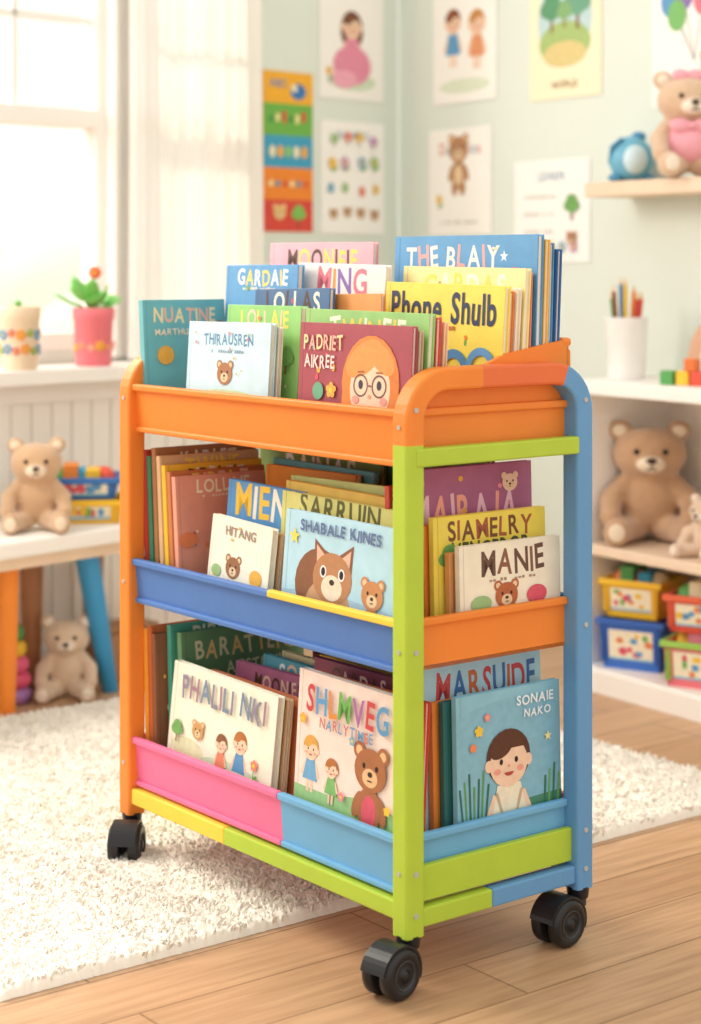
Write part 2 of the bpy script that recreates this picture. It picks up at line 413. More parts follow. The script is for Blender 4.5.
def p_kids(a):
    a.text('STEELE',.5,a.A-.17,.55,['#7EA6C8','#D98A7A']); a.el(.5,.16,.4,.07,'#DCE6CE')
    a.kid(.32,.78,.12,'#8A4A2C','#5E9CC8',legs=True); a.kid(.7,.74,.12,'#C98A4A','#E0966A',legs=True)
def p_land(a):
    a.el(.5,.72,.38,.42,'#BFD8DC'); a.el(.5,.5,.36,.2,'#A8C27A'); a.el(.5,.4,.3,.12,'#DCC98A')
    a.tree(.32,.82,.15,'#5E9A72'); a.tree(.68,.85,.17,'#6FA88A'); a.tree(.5,.78,.1,'#87B27A'); a.text('WORLD',.5,.13,.36,'#A88A5A')
def p_ball(a):
    for x_,y_,c_ in((.22,a.A-.38,'#5E9AC8'),(.38,a.A-.34,'#8A6AB0'),(.3,a.A-.5,'#7AB86A'),(.6,a.A-.4,'#E07A8A')):
        a.line(x_,y_,.5,.35,.01,'#888888'); a.el(x_,y_,.11,.13,c_)
    a.bear(.7,.3,.12,body=False)
def p_teddy(a):
    a.text('Deachlios',.5,a.A-.2,.66,['#E08A7A','#8AB0C0']); a.bear(.48,.83,.15,'#B5835A'); a.flower(.17,.35,.05,'#E7BE5A',stem=.1); a.scrib(.5,.12,.6,'#B0A898')
def p_list(a):
    a.text('LEARN',.5,a.A-.14,.34,'#7A9AB8')
    for i in range(4):
        a.scrib(.36,a.A-.32-.15*i,.44,'#B8B0A4',10)
    for i in range(5): a.flower(.2+.15*i,.13,.05,['#7AB86A','#E58A72','#E7BE5A','#7FB0C8','#C79AC0'][i])
    a.tree(.78,a.A-.40,.09); a.bear(.78,a.A-.68,.06,body=False)
poster(ML,-.345,-.072,1.555,1.94,-.004,'#F8F5F0',p_girl)
poster(ML,-.575,-.374,1.148,1.62,-.004,'#F3B02E',p_strip)
poster(ML,-.340,-.068,1.145,1.487,-.004,'#F9F7F3',p_icons)
poster(MR,-1.079,-.769,1.535,1.97,.312,'#F8F5EF',p_kids)
poster(MR,-.618,-.312,1.513,1.93,.312,'#F8EECF',p_land)
poster(MR,-.115,.2,1.46,1.85,.312,'#F8F5F0',p_ball)
poster(MR,-1.10,-.793,1.14,1.46,.312,'#F8F5F0',p_teddy)
poster(MR,-.686,-.360,1.058,1.345,.312,'#F9F7F3',p_list)

# ---------------------------------------------------------------- teddy bears
def teddy(x,y,z,s,yaw,col='#C79A72',light='#EAD3B4',bow=None,wx=1.12):
    R=M_(x,y,z,yaw); e=empty('teddy_bear',R)
    fm=mat(col,.95,.12,40,.9,260,.5); lm=mat(light,.95,.06,40,.6,260,.5); S=Matrix.Scale(s,4)@Matrix.Diagonal((wx,1,1,1))
    mb=MB()
    mb.ell((0,.02,.30),(.20,.17,.25),fm,S,24); mb.ell((0,-.01,.67),(.235,.195,.205),fm,S,24)
    mb.tube([(0,.0,.4),(0,0,.6)],.12*1,fm,S)
    for sx in(-1,1):
        mb.ell((sx*.185,.02,.85),(.082,.045,.082),fm,S)
        mb.tube([(sx*.13,0,.47),(sx*.24,-.08,.34),(sx*.25,-.19,.22)],[.07,.075,.065],fm,S); mb.ell((sx*.25,-.2,.205),(.07,.075,.07),fm,S)
        mb.tube([(sx*.1,-.02,.11),(sx*.19,-.22,.1),(sx*.22,-.36,.095)],[.11,.095,.085],fm,S); mb.ell((sx*.22,-.38,.11),(.085,.065,.11),fm,S)
    mb.ell((0,-.17,.62),(.1,.085,.08),fm,S)
    o=mb.obj('plush_body',e)
    rm=o.modifiers.new('r','REMESH'); rm.mode='VOXEL'; rm.voxel_size=.018*s; rm.use_smooth_shade=True
    sm=o.modifiers.new('s','SMOOTH'); sm.iterations=4; sm.factor=.5
    f=MB(); blk=mat('#2A1C18',.2); br=mat('#4A2E24',.5)
    f.ell((0,-.19,.61),(.092,.082,.07),lm,S,20)
    f.ell((0,-.27,.64),(.034,.02,.024),br,S)
    f.tube([(0,-.275,.62),(0,-.272,.585),(-.03,-.266,.57)],.005,br,S,6); f.tube([(0,-.272,.585),(.03,-.266,.57)],.005,br,S,6)
    for sx in(-1,1):
        f.ell((sx*.088,-.188,.70),(.021,.015,.023),blk,S)
        f.ell((sx*.185,-.018,.847),(.048,.02,.048),lm,S)
        f.ell((sx*.22,-.437,.115),(.052,.014,.068),lm,S)
    if bow:
        bm=mat(bow,.8)
        for sx in(-1,1): f.ell((sx*.09,-.17,.45),(.09,.035,.06),bm,S)
        f.ell((0,-.19,.45),(.03,.03,.03),bm,S); f.ell((0,-.02,.31),(.212,.18,.2),bm,S,20)
        for sx in(-1,1): f.ell((.0+sx*.06,-.05,.89),(.07,.03,.05),bm,S)
    f.obj('face_and_details',e)
    return e

# ---------------------------------------------------------------- right shelf unit
P=lambda s,n,z=0: MR@Vector((s,n,z))
u=MB(); wi=mat('#F6EEE5',.6,.02); wood=mat('#EBD2B8',.5,.10,14,name='pale_shelf_wood')
u.box((-.06,-.01,.73),(1.3,.30,.765),white,.004)
u.box((-.05,0,.0),(-.03,.30,.73),white,.002); u.box((.56,0.003,.05),(.58,.29,.73),white); u.box((1.27,0,0),(1.29,.30,.73),white,.002)
u.box((-.05,.285,.0),(1.29,.30,.73),wi)
u.box((-.03,.0,.335),(1.27,.285,.36),wood,.003); u.box((-.05,-.005,.03),(1.29,.285,.06),white,.003); u.box((-.05,-.012,0),(1.29,.0,.055),white,.002)
u.obj('toy_shelf_unit',None,MR)
s_=MB(); s_.box((-.196,.150,1.226),(1.1,.314,1.264),wood,.004)
s_.obj('floating_wall_shelf',None,MR)
p=P(.105,.225); teddy(p.x,p.y,1.264,.29,.1,'#E0BE9E','#F6E6D2',bow='#F5B0BE')
b=MB(); bl=mat('#6FB3CF',.45); b.ell((0,0,.06),(.058,.055,.06),bl,n=24); b.ell((0,-.03,.058),(.036,.036,.04),mat('#CFE6EE',.5),n=20)
b.ell((-.04,0,.012),(.02,.03,.012),mat('#4E93B8',.5)); b.ell((.04,0,.012),(.02,.03,.012),mat('#4E93B8',.5)); b.ell((.02,0,.118),(.02,.02,.014),mat('#4E93B8',.5))
b.tube([(-.055,0,.05),(-.055,-.02,.09),(-.03,-.03,.112)],.006,mat('#4E93B8',.5))
p=P(-.110,.235); b.obj('blue_toy_globe',None,M_(p.x,p.y,1.264,.1))
# pencil cup
b=MB(); cw=mat('#F7F6F3',.3)
b.lathe([(0,0),(.044,0),(.047,.004),(.054,.148),(.057,.152),(.054,.154),(.050,.150),(.044,.01),(0,.01)],cw)
for i,cl in enumerate(['#D9473B','#E8862C','#3E7FB8','#4E9A58','#8A4A2C','#E0B83A','#C0453B']):
    q=i*.9; dx,dy=.03*math.cos(q),.03*math.sin(q)
    p0=Vector((dx*.6,dy*.6,.012)); p1=Vector((dx*1.25,dy*1.25,.20+.018*(i%3))); d_=(p1-p0).normalized()
    b.tube([p0,p1],.0055,mat(cl,.4),n=6,smooth=False); b.tube([p1,p1+d_*.014,p1+d_*.02],[.0055,.002,.0003],mat('#E2C49A'),n=6)
p=P(-.012,.13); b.obj('pencil_cup',None,M_(p.x,p.y,.765))
b=MB()
for (x,y,z,sx,cl) in((0,0,0,.034,'#5AA65A'),(.04,0.005,0,.034,'#F0C23A'),(.08,0,0,.034,'#E0563F'),(.12,.01,0,.034,'#5E9AC8'),(.062,.004,.034,.030,'#E8783A')):
    b.box((x,y,z),(x+sx,y+sx,z+sx),mat(cl,.4),.003)
b.obj('toy_blocks',None,M_(*P(.215,.03,.765),RA+.3))
b=MB(); b.prism([(.055*math.cos(q),.02+.13*math.sin(q)) for q in [math.pi*i/14 for i in range(15)]]+[(-.055,0),(.055,0)],'y',0,.03,mat('#E8B99A',.6)); b.prism([(.03*math.cos(q),.01+.085*math.sin(q)) for q in [math.pi*i/14 for i in range(15)]],'y',-.004,.001,mat('#F6E6D6',.6))
b.ell((0,.015,.16),(.018,.018,.018),mat('#D9877A'))
b.obj('wooden_rainbow_toy',None,M_(*P(.25,.16,.765),RA+.8))
p=P(.035,.165); teddy(p.x,p.y,.36,.325,-.1,'#C9A07C','#F0DEC6',wx=1.22)
p=P(.315,.09); teddy(p.x,p.y,.36,.16,-.9,'#E4C8AE','#F2E2D0',wx=1.3)
# bins
def crate(x,y,z,yaw,w_,d_,h_,col,rim,stuff=None,name='toy_storage_bin'):
    e=empty(name,M_(x,y,z,yaw)); mb=MB(); cm=mat(col,.4); rm=mat(rim,.4); tp=.88;t=.004
    def wall(ax,sgn):
        if ax=='y':
            V=[(-w_/2*tp,sgn*d_/2*tp,0),(w_/2*tp,sgn*d_/2*tp,0),(w_/2,sgn*d_/2,h_),(-w_/2,sgn*d_/2,h_)]; o=Vector((0,-sgn*t,0))
        else:
            V=[(sgn*w_/2*tp,-d_/2*tp,0),(sgn*w_/2*tp,d_/2*tp,0),(sgn*w_/2,d_/2,h_),(sgn*w_/2,-d_/2,h_)]; o=Vector((-sgn*t,0,0))
        V=[Vector(v) for v in V]; V+= [v+o for v in V]
        mb.add(V,[[0,1,2,3],[7,6,5,4],[0,4,5,1],[1,5,6,2],[2,6,7,3],[3,7,4,0]],cm)
    wall('y',-1);wall('y',1);wall('x',-1);wall('x',1)
    mb.box((-w_/2*tp,-d_/2*tp,0),(w_/2*tp,d_/2*tp,.004),cm)
    for a_,b_ in(((-w_/2-.006,-d_/2-.006,h_-.012),(w_/2+.006,-d_/2+.002,h_+.003)),((-w_/2-.006,d_/2-.002,h_-.012),(w_/2+.006,d_/2+.006,h_+.003)),((-w_/2-.006,-d_/2,h_-.012),(-w_/2+.002,d_/2,h_+.003)),((w_/2-.002,-d_/2,h_-.012),(w_/2+.006,d_/2,h_+.003))): mb.box(a_,b_,rm,.002)
    ang=math.atan2(d_/2*(1-tp),h_); 
    L=MB()
    ar=Art(L,w_*.70,h_*.62,0,int(w_*1000+h_*777)); ar.rect(0,0,1,ar.A,'#F4E8CC')
    for i in range(9): ar.el(ar.r.uniform(.08,.92),ar.r.uniform(.1,ar.A-.06),ar.r.uniform(.05,.1),ar.r.uniform(.05,.09),ar.r.choice(['#E58A52','#D9576A','#6FAE55','#5E9AC8','#F0C23A']))
    ar.rect(0,0,1,.05,'#8CC0DA')
    L.obj('label',e,Matrix.Translation((-w_*.35,-d_/2*(tp+.19*(1-tp))-.0015,h_*.19))@Matrix.Rotation(ang,4,'X'))
    for i in (-1,1):
        for k in range(2):
            xx=i*(w_*.40+k*w_*.045)
            mb.box((xx-.002,-d_/2-.001,h_*.15),(xx+.002,-d_/2*tp-.0,h_*.85),rm)
    if stuff:
        for i,cl in enumerate(stuff):
            xx=-w_/2*.75+w_*.75*(i+.5)/len(stuff)-.0
            if i%2: mb.box((xx-.018,-d_*.3,h_*.3),(xx+.018,d_*.25,h_+.02+.012*(i%3)),mat(cl,.5),.003)
            else: mb.ell((xx,-d_*.05,h_*.9),(.028,.03,.03),mat(cl,.5)) 
    mb.obj('tub',e); return e
p=P(.06,.12); crate(p.x,p.y,.06,RA+.45,.165,.17,.12,'#3E72C8','#3565B8')
crate(p.x,p.y,.185,RA+.40,.155,.15,.09,'#F0C030','#F0C030',['#E58A52','#5AA65A','#D9473B','#3E9FC4','#F6E7C0'])
p=P(.30,.11); crate(p.x,p.y,.06,RA+.45,.17,.17,.105,'#EE7C86','#9CCB5A',['#F0C23A','#E58A9A','#6FB3CF','#E88A3A'])
crate(p.x+.0,p.y+.01,.185,RA+.45,.16,.15,.085,'#E2553F','#E86A4A',['#5AA65A','#F6E7C0','#E8B04A','#3E9FC4'])

# ---------------------------------------------------------------- left toy table and toys
TA=math.radians(50); MT=M_(-.488,4.5,0,TA)
t=MB()
t.box((-.85,0,.385),(.1,.29,.425),white,.008)
t.box((-.82,.03,.355),(.07,.045,.385),wood); t.box((-.82,.245,.355),(.07,.26,.385),wood)
def leg(x,y,dx,dy,cl): t.tube([(x,y,.384),(x+dx*.5,y+dy*.5,.19),(x+dx,y+dy,0)],[.030,.026,.020],mat(cl,.35),n=18)
leg(-.13,.09,.11,.03,'#3E9AD0'); leg(-.37,.09,0,0,'#F08A2C'); leg(-.16,.25,0,0,'#A8714A'); leg(-.80,.06,0,0,'#3E9AD0'); leg(-.8,.24,0,0,'#A8714A'); leg(.04,.25,0,0,'#A8714A')
t.obj('kids_table',None,MT)
teddy(-.742,4.37,.425,.235,.15,'#D0AA84','#EEDAC0')
e=MT@Vector((-.085,.15,.425))
crate(e.x,e.y,.425,TA-.75,.20,.15,.055,'#F2C230','#F2C230',None)
crate(e.x,e.y,.483,TA-.75,.18,.14,.05,'#3E7AC0','#3470B4',['#5AA65A','#E88A3A','#3E9FC4','#F0C23A','#E0563F'])
teddy(-.690,4.50,0,.215,.1,'#E0C6AA','#F2E4D2')
b=MB(); z=0
for i,(r,cl) in enumerate(((.050,'#A878B8'),(.048,'#E0567A'),(.043,'#E8628A'),(.037,'#F0C23A'),(.031,'#4E9A58'))):
    hh=.037; b.lathe([(0,z),(r*.8,z),(r,z+hh*.3),(r,z+hh*.7),(r*.8,z+hh),(0,z+hh)],mat(cl,.35)); z+=hh
b.ell((0,0,z+.01),(.018,.018,.016),mat('#7AB86A',.35)); b.obj('stacking_ring_toy',None,M_(-.815,4.44,0))
b=MB(); b.box((-.10,-.05,0),(.08,.05,.12),mat('#B58A66',.6),.004); b.box((-.103,-.053,.12),(.083,.053,.135),mat('#A67B58',.6),.004); b.box((-.03,-.054,.07),(.03,-.05,.09),mat('#7A563C'),.001)
b.obj('wooden_toy_box',None,M_(-.585,4.73,0,TA-.1))

# flower pots
def pot(x,y,z,r,h,col,plant):
    e=empty('flower_pot',M_(x,y,z)); mb=MB(); pm=mat(col,.5)
    mb.lathe([(0,0),(r*.80,0),(r*.86,.006),(r*.95,h*.78),(r*1.0,h*.8),(r*1.02,h*.97),(r*.98,h),(r*.9,h*.95),(r*.85,h*.85),(0,h*.85)],pm)
    mb.lathe([(0,h*.86),(r*.88,h*.87)],mat('#5A4030',.9))
    for row,fz in enumerate(plant.get('rows',(.3,.55))):
      for i in range(-3,4):
        an=-math.pi/2+i*.5+row*.25; rr=r*(.90+.03*row)
        cx,cy,cz=rr*math.cos(an),rr*math.sin(an),h*(fz+.03*(i%2)); sz=.005+.002*((i+row)%2)
        for k in range(5):
            q=k*1.2566; tx,ty=-math.sin(an),math.cos(an)
            mb.ell((cx+tx*sz*1.3*math.cos(q),cy+ty*sz*1.3*math.cos(q),cz+sz*1.3*math.sin(q)),(sz*.8,.003,sz*.8),mat(plant['deco'][(i+row)%len(plant['deco'])],.5),n=8)
        mb.ell((cx*1.02,cy*1.02,cz),(.004,.004,.004),mat('#F2C844'),n=8)
    mb.obj('pot',e)
    pl=MB(); gr=mat('#7CC862',.5,.2,40)
    for i in range(plant['n']):
        q=i*2.4; L=plant['L']*(.6+.4*((i*7)%5)/4); el=.5+.8*((i*3)%4)/4
        d=Vector((math.cos(q)*math.cos(el),math.sin(q)*math.cos(el),math.sin(el))); b0=Vector((0,0,h*.86)); tip=b0+d*L
        pl.tube([b0,b0+d*L*.6+Vector((0,0,.005)),tip],.0016,gr,n=5)
        rot=d.to_track_quat('X','Z').to_matrix(); pl.ell(tip,(L*.36,L*.2,.003),gr,n=10,rot=rot)
    for (fx,fz,cl) in plant['fl']:
        pl.tube([(0,0,h*.86),(fx*.6,0,h+fz*.6),(fx,-.005,h+fz)],.0018,gr,n=5)
        for k in range(6):
            q=k*1.047; pl.ell((fx+.010*math.cos(q),-.008,h+fz+.010*math.sin(q)),(.008,.005,.008),mat(cl,.5),n=8)
        pl.ell((fx,-.014,h+fz),(.005,.005,.005),mat('#F2C844'),n=8)
    pl.obj('plant',e)
pot(-.823,4.60,.79,.052,.158,'#EAD3B6',dict(deco=['#D9576A','#E8963A','#6FAE55','#5E9AC8'],n=7,L=.035,fl=[]))
pot(-.664,4.78,.79,.054,.150,'#EC7C86',dict(deco=['#F6B0A8','#F0B23A','#F2908E'],rows=(.32,),n=26,L=.09,fl=[(.005,.09,'#EE6A4A')]))

# ================================================================ CART
CA=math.radians(-52); MC=M_(-.388,3.287,0,CA)@Matrix.Diagonal((1.022,1.03,1,1)); LX,LY=.75,.335
OR='#EC8834'; RO='#E2703E'; LI='#B2CC40'; BL='#659BCB'; BM='#527CBE'; BB='#70AFD9'; PK='#EA749E'; YE='#F2D04A'
g_=lambda c,r=.5: mat(c,r,.07,14,.16,60,spec=.35)
cart=empty('book_cart',MC)
def arch(x,cols,name):
    hw=.0168; r=.062; zt=.90-hw; pts=[]
    pts+= [(0,z) for z in np.linspace(.078,zt-r,24)]
    pts+= [(r-r*math.cos(q),zt-r+r*math.sin(q)) for q in np.linspace(0,math.pi/2,10)[1:]]
    pts+= [(y,zt) for y in np.linspace(r,LY-r,14)[1:]]
    pts+= [(LY-r+r*math.sin(q),zt-r+r*math.cos(q)) for q in np.linspace(0,math.pi/2,10)[1:]]
    pts+= [(LY,z) for z in np.linspace(zt-r,.078,24)[1:]]
    mb=MB(); c=.0045
    sec=[(-hw+c,-hw),(hw-c,-hw),(hw-c*.3,-hw+c*.3),(hw,-hw+c),(hw,hw-c),(hw-c*.3,hw-c*.3),(hw-c,hw),(-hw+c,hw),(-hw+c*.3,hw-c*.3),(-hw,hw-c),(-hw,-hw+c),(-hw+c*.3,-hw+c*.3)]; K=len(sec)
    rings=[]
    for i,p_ in enumerate(pts):
        a=Vector(pts[max(i-1,0)]);b=Vector(pts[min(i+1,len(pts)-1)]); t=(b-a).normalized(); n=Vector((-t.y,t.x))
        rings.append([(x+sx,p_[0]+n.x*sn,p_[1]+n.y*sn) for sx,sn in sec])
    for i in range(len(pts)-1):
        mb.add(rings[i]+rings[i+1],[[j,(j+1)%K,K+(j+1)%K,K+j] for j in range(K)],g_(cols(pts[i],i)))
    mb.add(rings[0],[list(range(K))],g_(cols(pts[0],0))); mb.add(rings[-1],[list(range(K))],g_(cols(pts[-1],99)))
    for y_ in(0,LY):
        for z_ in(.84,.49,.17,.11):
            sx=1 if x>.3 else -1
            mb.tube([(x+sx*(hw-.001),y_,z_),(x+sx*(hw+.0015),y_,z_)],.004,mat('#B8B8B4',.3),n=10)
    for z_ in(.815,.49,.17): mb.tube([(x,-hw+.001,z_),(x,-hw-.0015,z_)],.0035,mat('#B8B8B4',.3),n=10)
    mb.obj(name,cart)
def cR(p_,i):
    y_,z_=p_
    if y_<.03 and z_<.785: return LI
    if y_<.12: return OR
    if y_<.285: return RO
    return BL
arch(LX,cR,'frame_end_near'); arch(0,lambda p_,i: OR,'frame_end_far')

def tray(z0,z1,cols,name,rimcols=None):
    mb=MB(); x0,x1=.012,LX-.012; y0,y1=-.004,LY+.004; t=.005; fl_=.006
    def slab(P4,n,m):
        V=[Vector(v) for v in P4]; n=Vector(n); V+=[v+n for v in V]
        mb.add(V,[[0,1,2,3],[7,6,5,4],[0,4,5,1],[1,5,6,2],[2,6,7,3],[3,7,4,0]],m)
    for a,b_,c in cols['front']:
        slab([(a,y0+fl_,z0),(b_,y0+fl_,z0),(b_,y0,z1),(a,y0,z1)],(0,t,0),g_(c))
        mb.box((a,y0-.007,z1-.010),(b_,y0+.006,z1+.002),g_(c),.003)
        mb.box((a,y0+fl_-.006,z0-.002),(b_,y0+fl_+.006,z0+.008),g_(c),.003)
    slab([(x0,y1-fl_,z0),(x1,y1-fl_,z0),(x1,y1,z1),(x0,y1,z1)],(0,-t,0),g_(cols['back'])); mb.box((x0,y1-.006,z1-.01),(x1,y1+.005,z1+.002),g_(cols['back']),.003)
    mb.box((x1-t,.016,z0),(x1,LY-.016,z1),g_(cols['end'])); mb.box((x1-.004,.016,z1-.010),(x1+.008,LY-.016,z1+.002),g_(cols['end']),.003)
    mb.box((x0,.016,z0),(x0+t,LY-.016,z1),g_(cols['far'])); mb.box((x0-.008,.016,z1-.010),(x0+.004,LY-.016,z1+.002),g_(cols['far']),.003)
    mb.box((x0,y0+fl_,z0),(x1,y1-fl_,z0+.006),g_(cols['floor']))
    if rimcols:
        for a,b_,c in rimcols: mb.box((a,y0-.009,z1-.008),(b_,y0+.004,z1+.004),g_(c),.003)
    mb.obj(name,cart)
tray(.757,.838,dict(front=[(.016,LX-.016,OR)],back=OR,end=OR,far=OR,floor=OR),'tray_top')
tray(.455,.530,dict(front=[(.016,LX-.016,BM)],back=BM,end=OR,far=BM,floor=BM),'tray_middle',[(.42,LX-.016,YE)])
tray(.132,.215,dict(front=[(.016,.445,PK),(.445,LX-.016,BB)],back=PK,end=BB,far=PK,floor='#F3B8CC'),'tray_bottom')
f=MB()
endp=[(.016,.80),(LY-.016,.80),(LY-.002,.88),(LY-.002,.915),(LY-.02,.932),(.20,.915),(.09,.872),(.016,.872)]
f.prism(endp,'x',LX-.022,LX-.014,g_(OR)); f.prism(endp,'x',.014,.022,g_(OR))
f.box((.014,LY-.012,.757),(LX-.014,LY-.004,.93),g_(OR),.003)
f.box((.014,LY-.018,.922),(LX-.014,LY+.002,.936),g_(OR),.005)
f.box((.016,-.012,.098),(.30,.012,.126),g_(YE),.003); f.box((.30,-.012,.098),(LX-.016,.012,.126),g_(LI),.003)
f.box((.016,LY-.012,.098),(LX-.016,LY+.012,.126),g_(LI),.003)
for xx in(0,LX):
    f.box((xx-.012,.016,.088),(xx+.012,.15 if xx else LY-.016,.116),g_(LI),.003)
    if xx: f.box((xx-.012,.15,.088),(xx+.012,LY-.016,.116),g_(BL),.003)
f.box((LX-.008,.016,.122),(LX+.004,LY-.016,.174),g_(LI),.002); f.box((-.004,.016,.122),(.008,LY-.016,.174),g_(LI),.002)
f.box((LX-.004,.0,.757),(LX+.019,LY-.014,.784),g_(LI),.003); f.box((-.019,.0,.757),(.004,LY-.014,.784),g_(LI),.003)
f.obj('rails_and_panels',cart)
def castor(i,x,y,off=(-.028,-.033),L=.036,zb=0):
    mb=MB(); bk=mat('#1E1E20',.35,.1); gy=mat('#3A3A3D',.4,.1)
    off=Vector(off); wr_=math.radians(52)
    ox=off.x*math.cos(wr_)-off.y*math.sin(wr_); oy=off.x*math.sin(wr_)+off.y*math.cos(wr_)
    yaw=math.atan2(oy,ox)
    M=M_(x,y,0,yaw)
    R=.036
    mb.tube([(0,0,.062),(0,0,.080)],[.016,.018],bk,M,16); mb.tube([(0,0,.05),(0,0,.064)],[.013,.013],gy,M,16)
    for sgn in(-1,1):
        W=M@Matrix.Translation((L,sgn*.0165,R))@Matrix.Rotation(-sgn*math.pi/2,4,'X')
        mb.lathe([(0,-.009),(R*.9,-.009),(R,-.006),(R,.006),(R*.88,.0105),(R*.62,.011),(R*.58,.008),(R*.2,.008),(R*.18,.0115),(0,.0115)],bk,W,32)
        mb.lathe([(R*.60,.0105),(R*.56,.0118),(R*.52,.0085)],gy,W,32)
    n=20; V=[];F=[]; ro=R+.005
    for k in range(n):
        q=math.radians(-20+ 190*k/(n-1)); 
        for yy in(-.022,.022):
            V.append((L-ro*math.cos(q)*1.0,yy,R+ro*math.sin(q)))
            V.append((L-(ro-.004)*math.cos(q),yy,R+(ro-.004)*math.sin(q)))
    for k in range(n-1):
        a=4*k; F+=[[a,a+2,a+6,a+4],[a+1,a+5,a+7,a+3],[a,a+4,a+5,a+1],[a+2,a+3,a+7,a+6]]
    mb.add(V,F,bk,False,M)
    mb.box((-.004,-.006,.03),(L,.006,.066),bk,.002,M)
    mb.obj('castor_%d'%i,cart)
castor(1,LX,0,(-.031,-.033)); castor(2,0,0,(-.004,-.047),.045); castor(3,LX,LY,(-.042,-.040),.046); castor(4,0,LY,(-.006,-.045))

# ---------------------------------------------------------------- books
BK=[empty('picture_books',MC),empty('picture_books',MC),empty('picture_books',MC)]
Rx=lambda d: Matrix.Rotation(-math.radians(d),4,'X'); Ry=lambda d: Matrix.Rotation(math.radians(d),4,'Y'); Rz=lambda d: Matrix.Rotation(math.radians(d),4,'Z')
rr_=random.Random(4)
def F(k,x0,x1,y,ztop,z0,t,cover,lean=5,roll=None,**kw):
    h=(ztop-z0)/math.cos(math.radians(lean))
    if roll is None: roll=rr_.uniform(-1.3,1.3)
    dz=max(0,math.sin(math.radians(roll))*(x1-x0))
    yy=y+.010*max(0,1-y/.2)
    book(BK[k],x1-x0,h,t,cover,Matrix.Translation((x0,yy,z0+dz))@Rx(lean)@Ry(roll),**kw)
def S(k,x,y0,y1,ztop,z0,t,cover,lean=4,**kw):
    h=(ztop-z0)/math.cos(math.radians(lean))
    book(BK[k],y1-y0,h,t,cover,Matrix.Translation((x,y0,z0))@Rz(90)@Rx(lean),**kw)
def a_kids2(a):
    a.grass('#9CC88A',.34,2); a.kid(.16,.60,.075,'#D9A24A','#6FA8D0',legs=True); a.kid(.38,.52,.06,'#B5713A','#7AB86A',legs=True)
    a.bear(.76,.60,.15,'#A86A42','#E2B98A',shirt='#D9576A'); a.flower(.08,.78,.035,'#E8B04A'); a.flower(.58,.74,.03,'#7FB0C8'); a.flower(.5,.38,.03,'#E58A9A'); a.flower(.94,.4,.03,'#F2C844')
    a.text('SHLMVEG',.52,a.A-.15,.80,['#C8484A','#5E9AC8','#D98A3A','#6FAE55','#A868A0'],1.35); a.text('NARLYTIMEE',.52,a.A-.29,.52,['#C8786A','#6F9AC0'],1.1)
def a_cream(a):
    a.el(.2,.24,.16,.06,'#DCE0B8'); a.el(.62,.2,.3,.06,'#C8DCC0'); a.kid(.70,.38,.06,'#B5713A','#5E9AC8'); a.kid(.53,.34,.05,'#8A5A3A','#E08A6A')
    a.bear(.3,.36,.055,'#C79A62',body=False); a.flower(.85,.3,.03,'#E58A72',stem=.1); a.tree(.1,.33,.05)
    a.text('PHALILI NKI',.52,a.A-.11,.8,['#8A8496','#A07A8A','#7A8AA0'],1.3)
def a_boy(a):
    a.el(.5,.62,.9,.55,'#84B8CC'); a.grass('#4E8A6A',.36,3)
    for i in range(7): a.line(.06+.03*i,.2,.02+.045*i,.58+.05*(i%3),.018,['#2F6A5A','#5E9A58'][i%2])
    for i in range(5): a.line(.82+.04*i,.2,.84+.045*i,.55+.04*(i%3),.018,['#3A7A5A','#74AE62'][i%2])
    a.kid(.48,.72,.20,'#5A3422','#F4E6CC'); a.line(.36,.5,.44,.25,.02,'#C8B090'); a.line(.6,.5,.52,.25,.02,'#C8B090')
    a.flower(.2,.97,.04,'#F2C844'); a.flower(.28,1.06,.03,'#E58A9A'); a.star(.86,.84,.04,'#F6E7A0'); a.el(.14,.86,.03,.03,'#F0885A')
    a.text('SONAIE',.74,a.A-.10,.36,'#EAF2F4'); a.text('NAKO',.76,a.A-.2,.26,'#EAF2F4')
def a_cat(a):
    a.el(.5,.14,.8,.12,'#A8C8D8'); a.el(.34,.30,.22,.2,'#8A5A3E'); a.el(.42,.18,.2,.16,'#C89A72')
    for sx in(-1,1): a.poly([(.45+sx*.17,.55),(.45+sx*.03,.47),(.45+sx*.16,.35)],'#8A5A3E'); a.poly([(.45+sx*.15,.52),(.45+sx*.06,.46),(.45+sx*.14,.39)],'#E8B8A0')
    a.el(.45,.35,.17,.14,'#B8835A'); a.el(.45,.30,.09,.07,'#F0DCC4'); a.el(.45,.33,.022,.016,'#3A2620')
    for sx in(-1,1): a.el(.45+sx*.08,.38,.028,.034,'#FFFFFF'); a.el(.45+sx*.08,.38,.018,.024,'#2A1C18')
    a.bear(.8,.31,.09,'#C88A5A'); a.star(.1,.54,.05,'#F6D860'); a.text('SHABALE KIINES',.5,a.A-.07,.7,'#5E6E9A')
def a_mlk(a):
    a.bear(.42,.46,.12,'#9A6A48',body=False); a.el(.8,.42,.1,.08,'#E8B04A'); a.el(.15,.4,.08,.06,'#9CBF82'); a.text('HITANG',.5,a.A-.12,.5,'#A08A7A'); a.speck(['#9CBF82','#E8B04A'],6,.02)
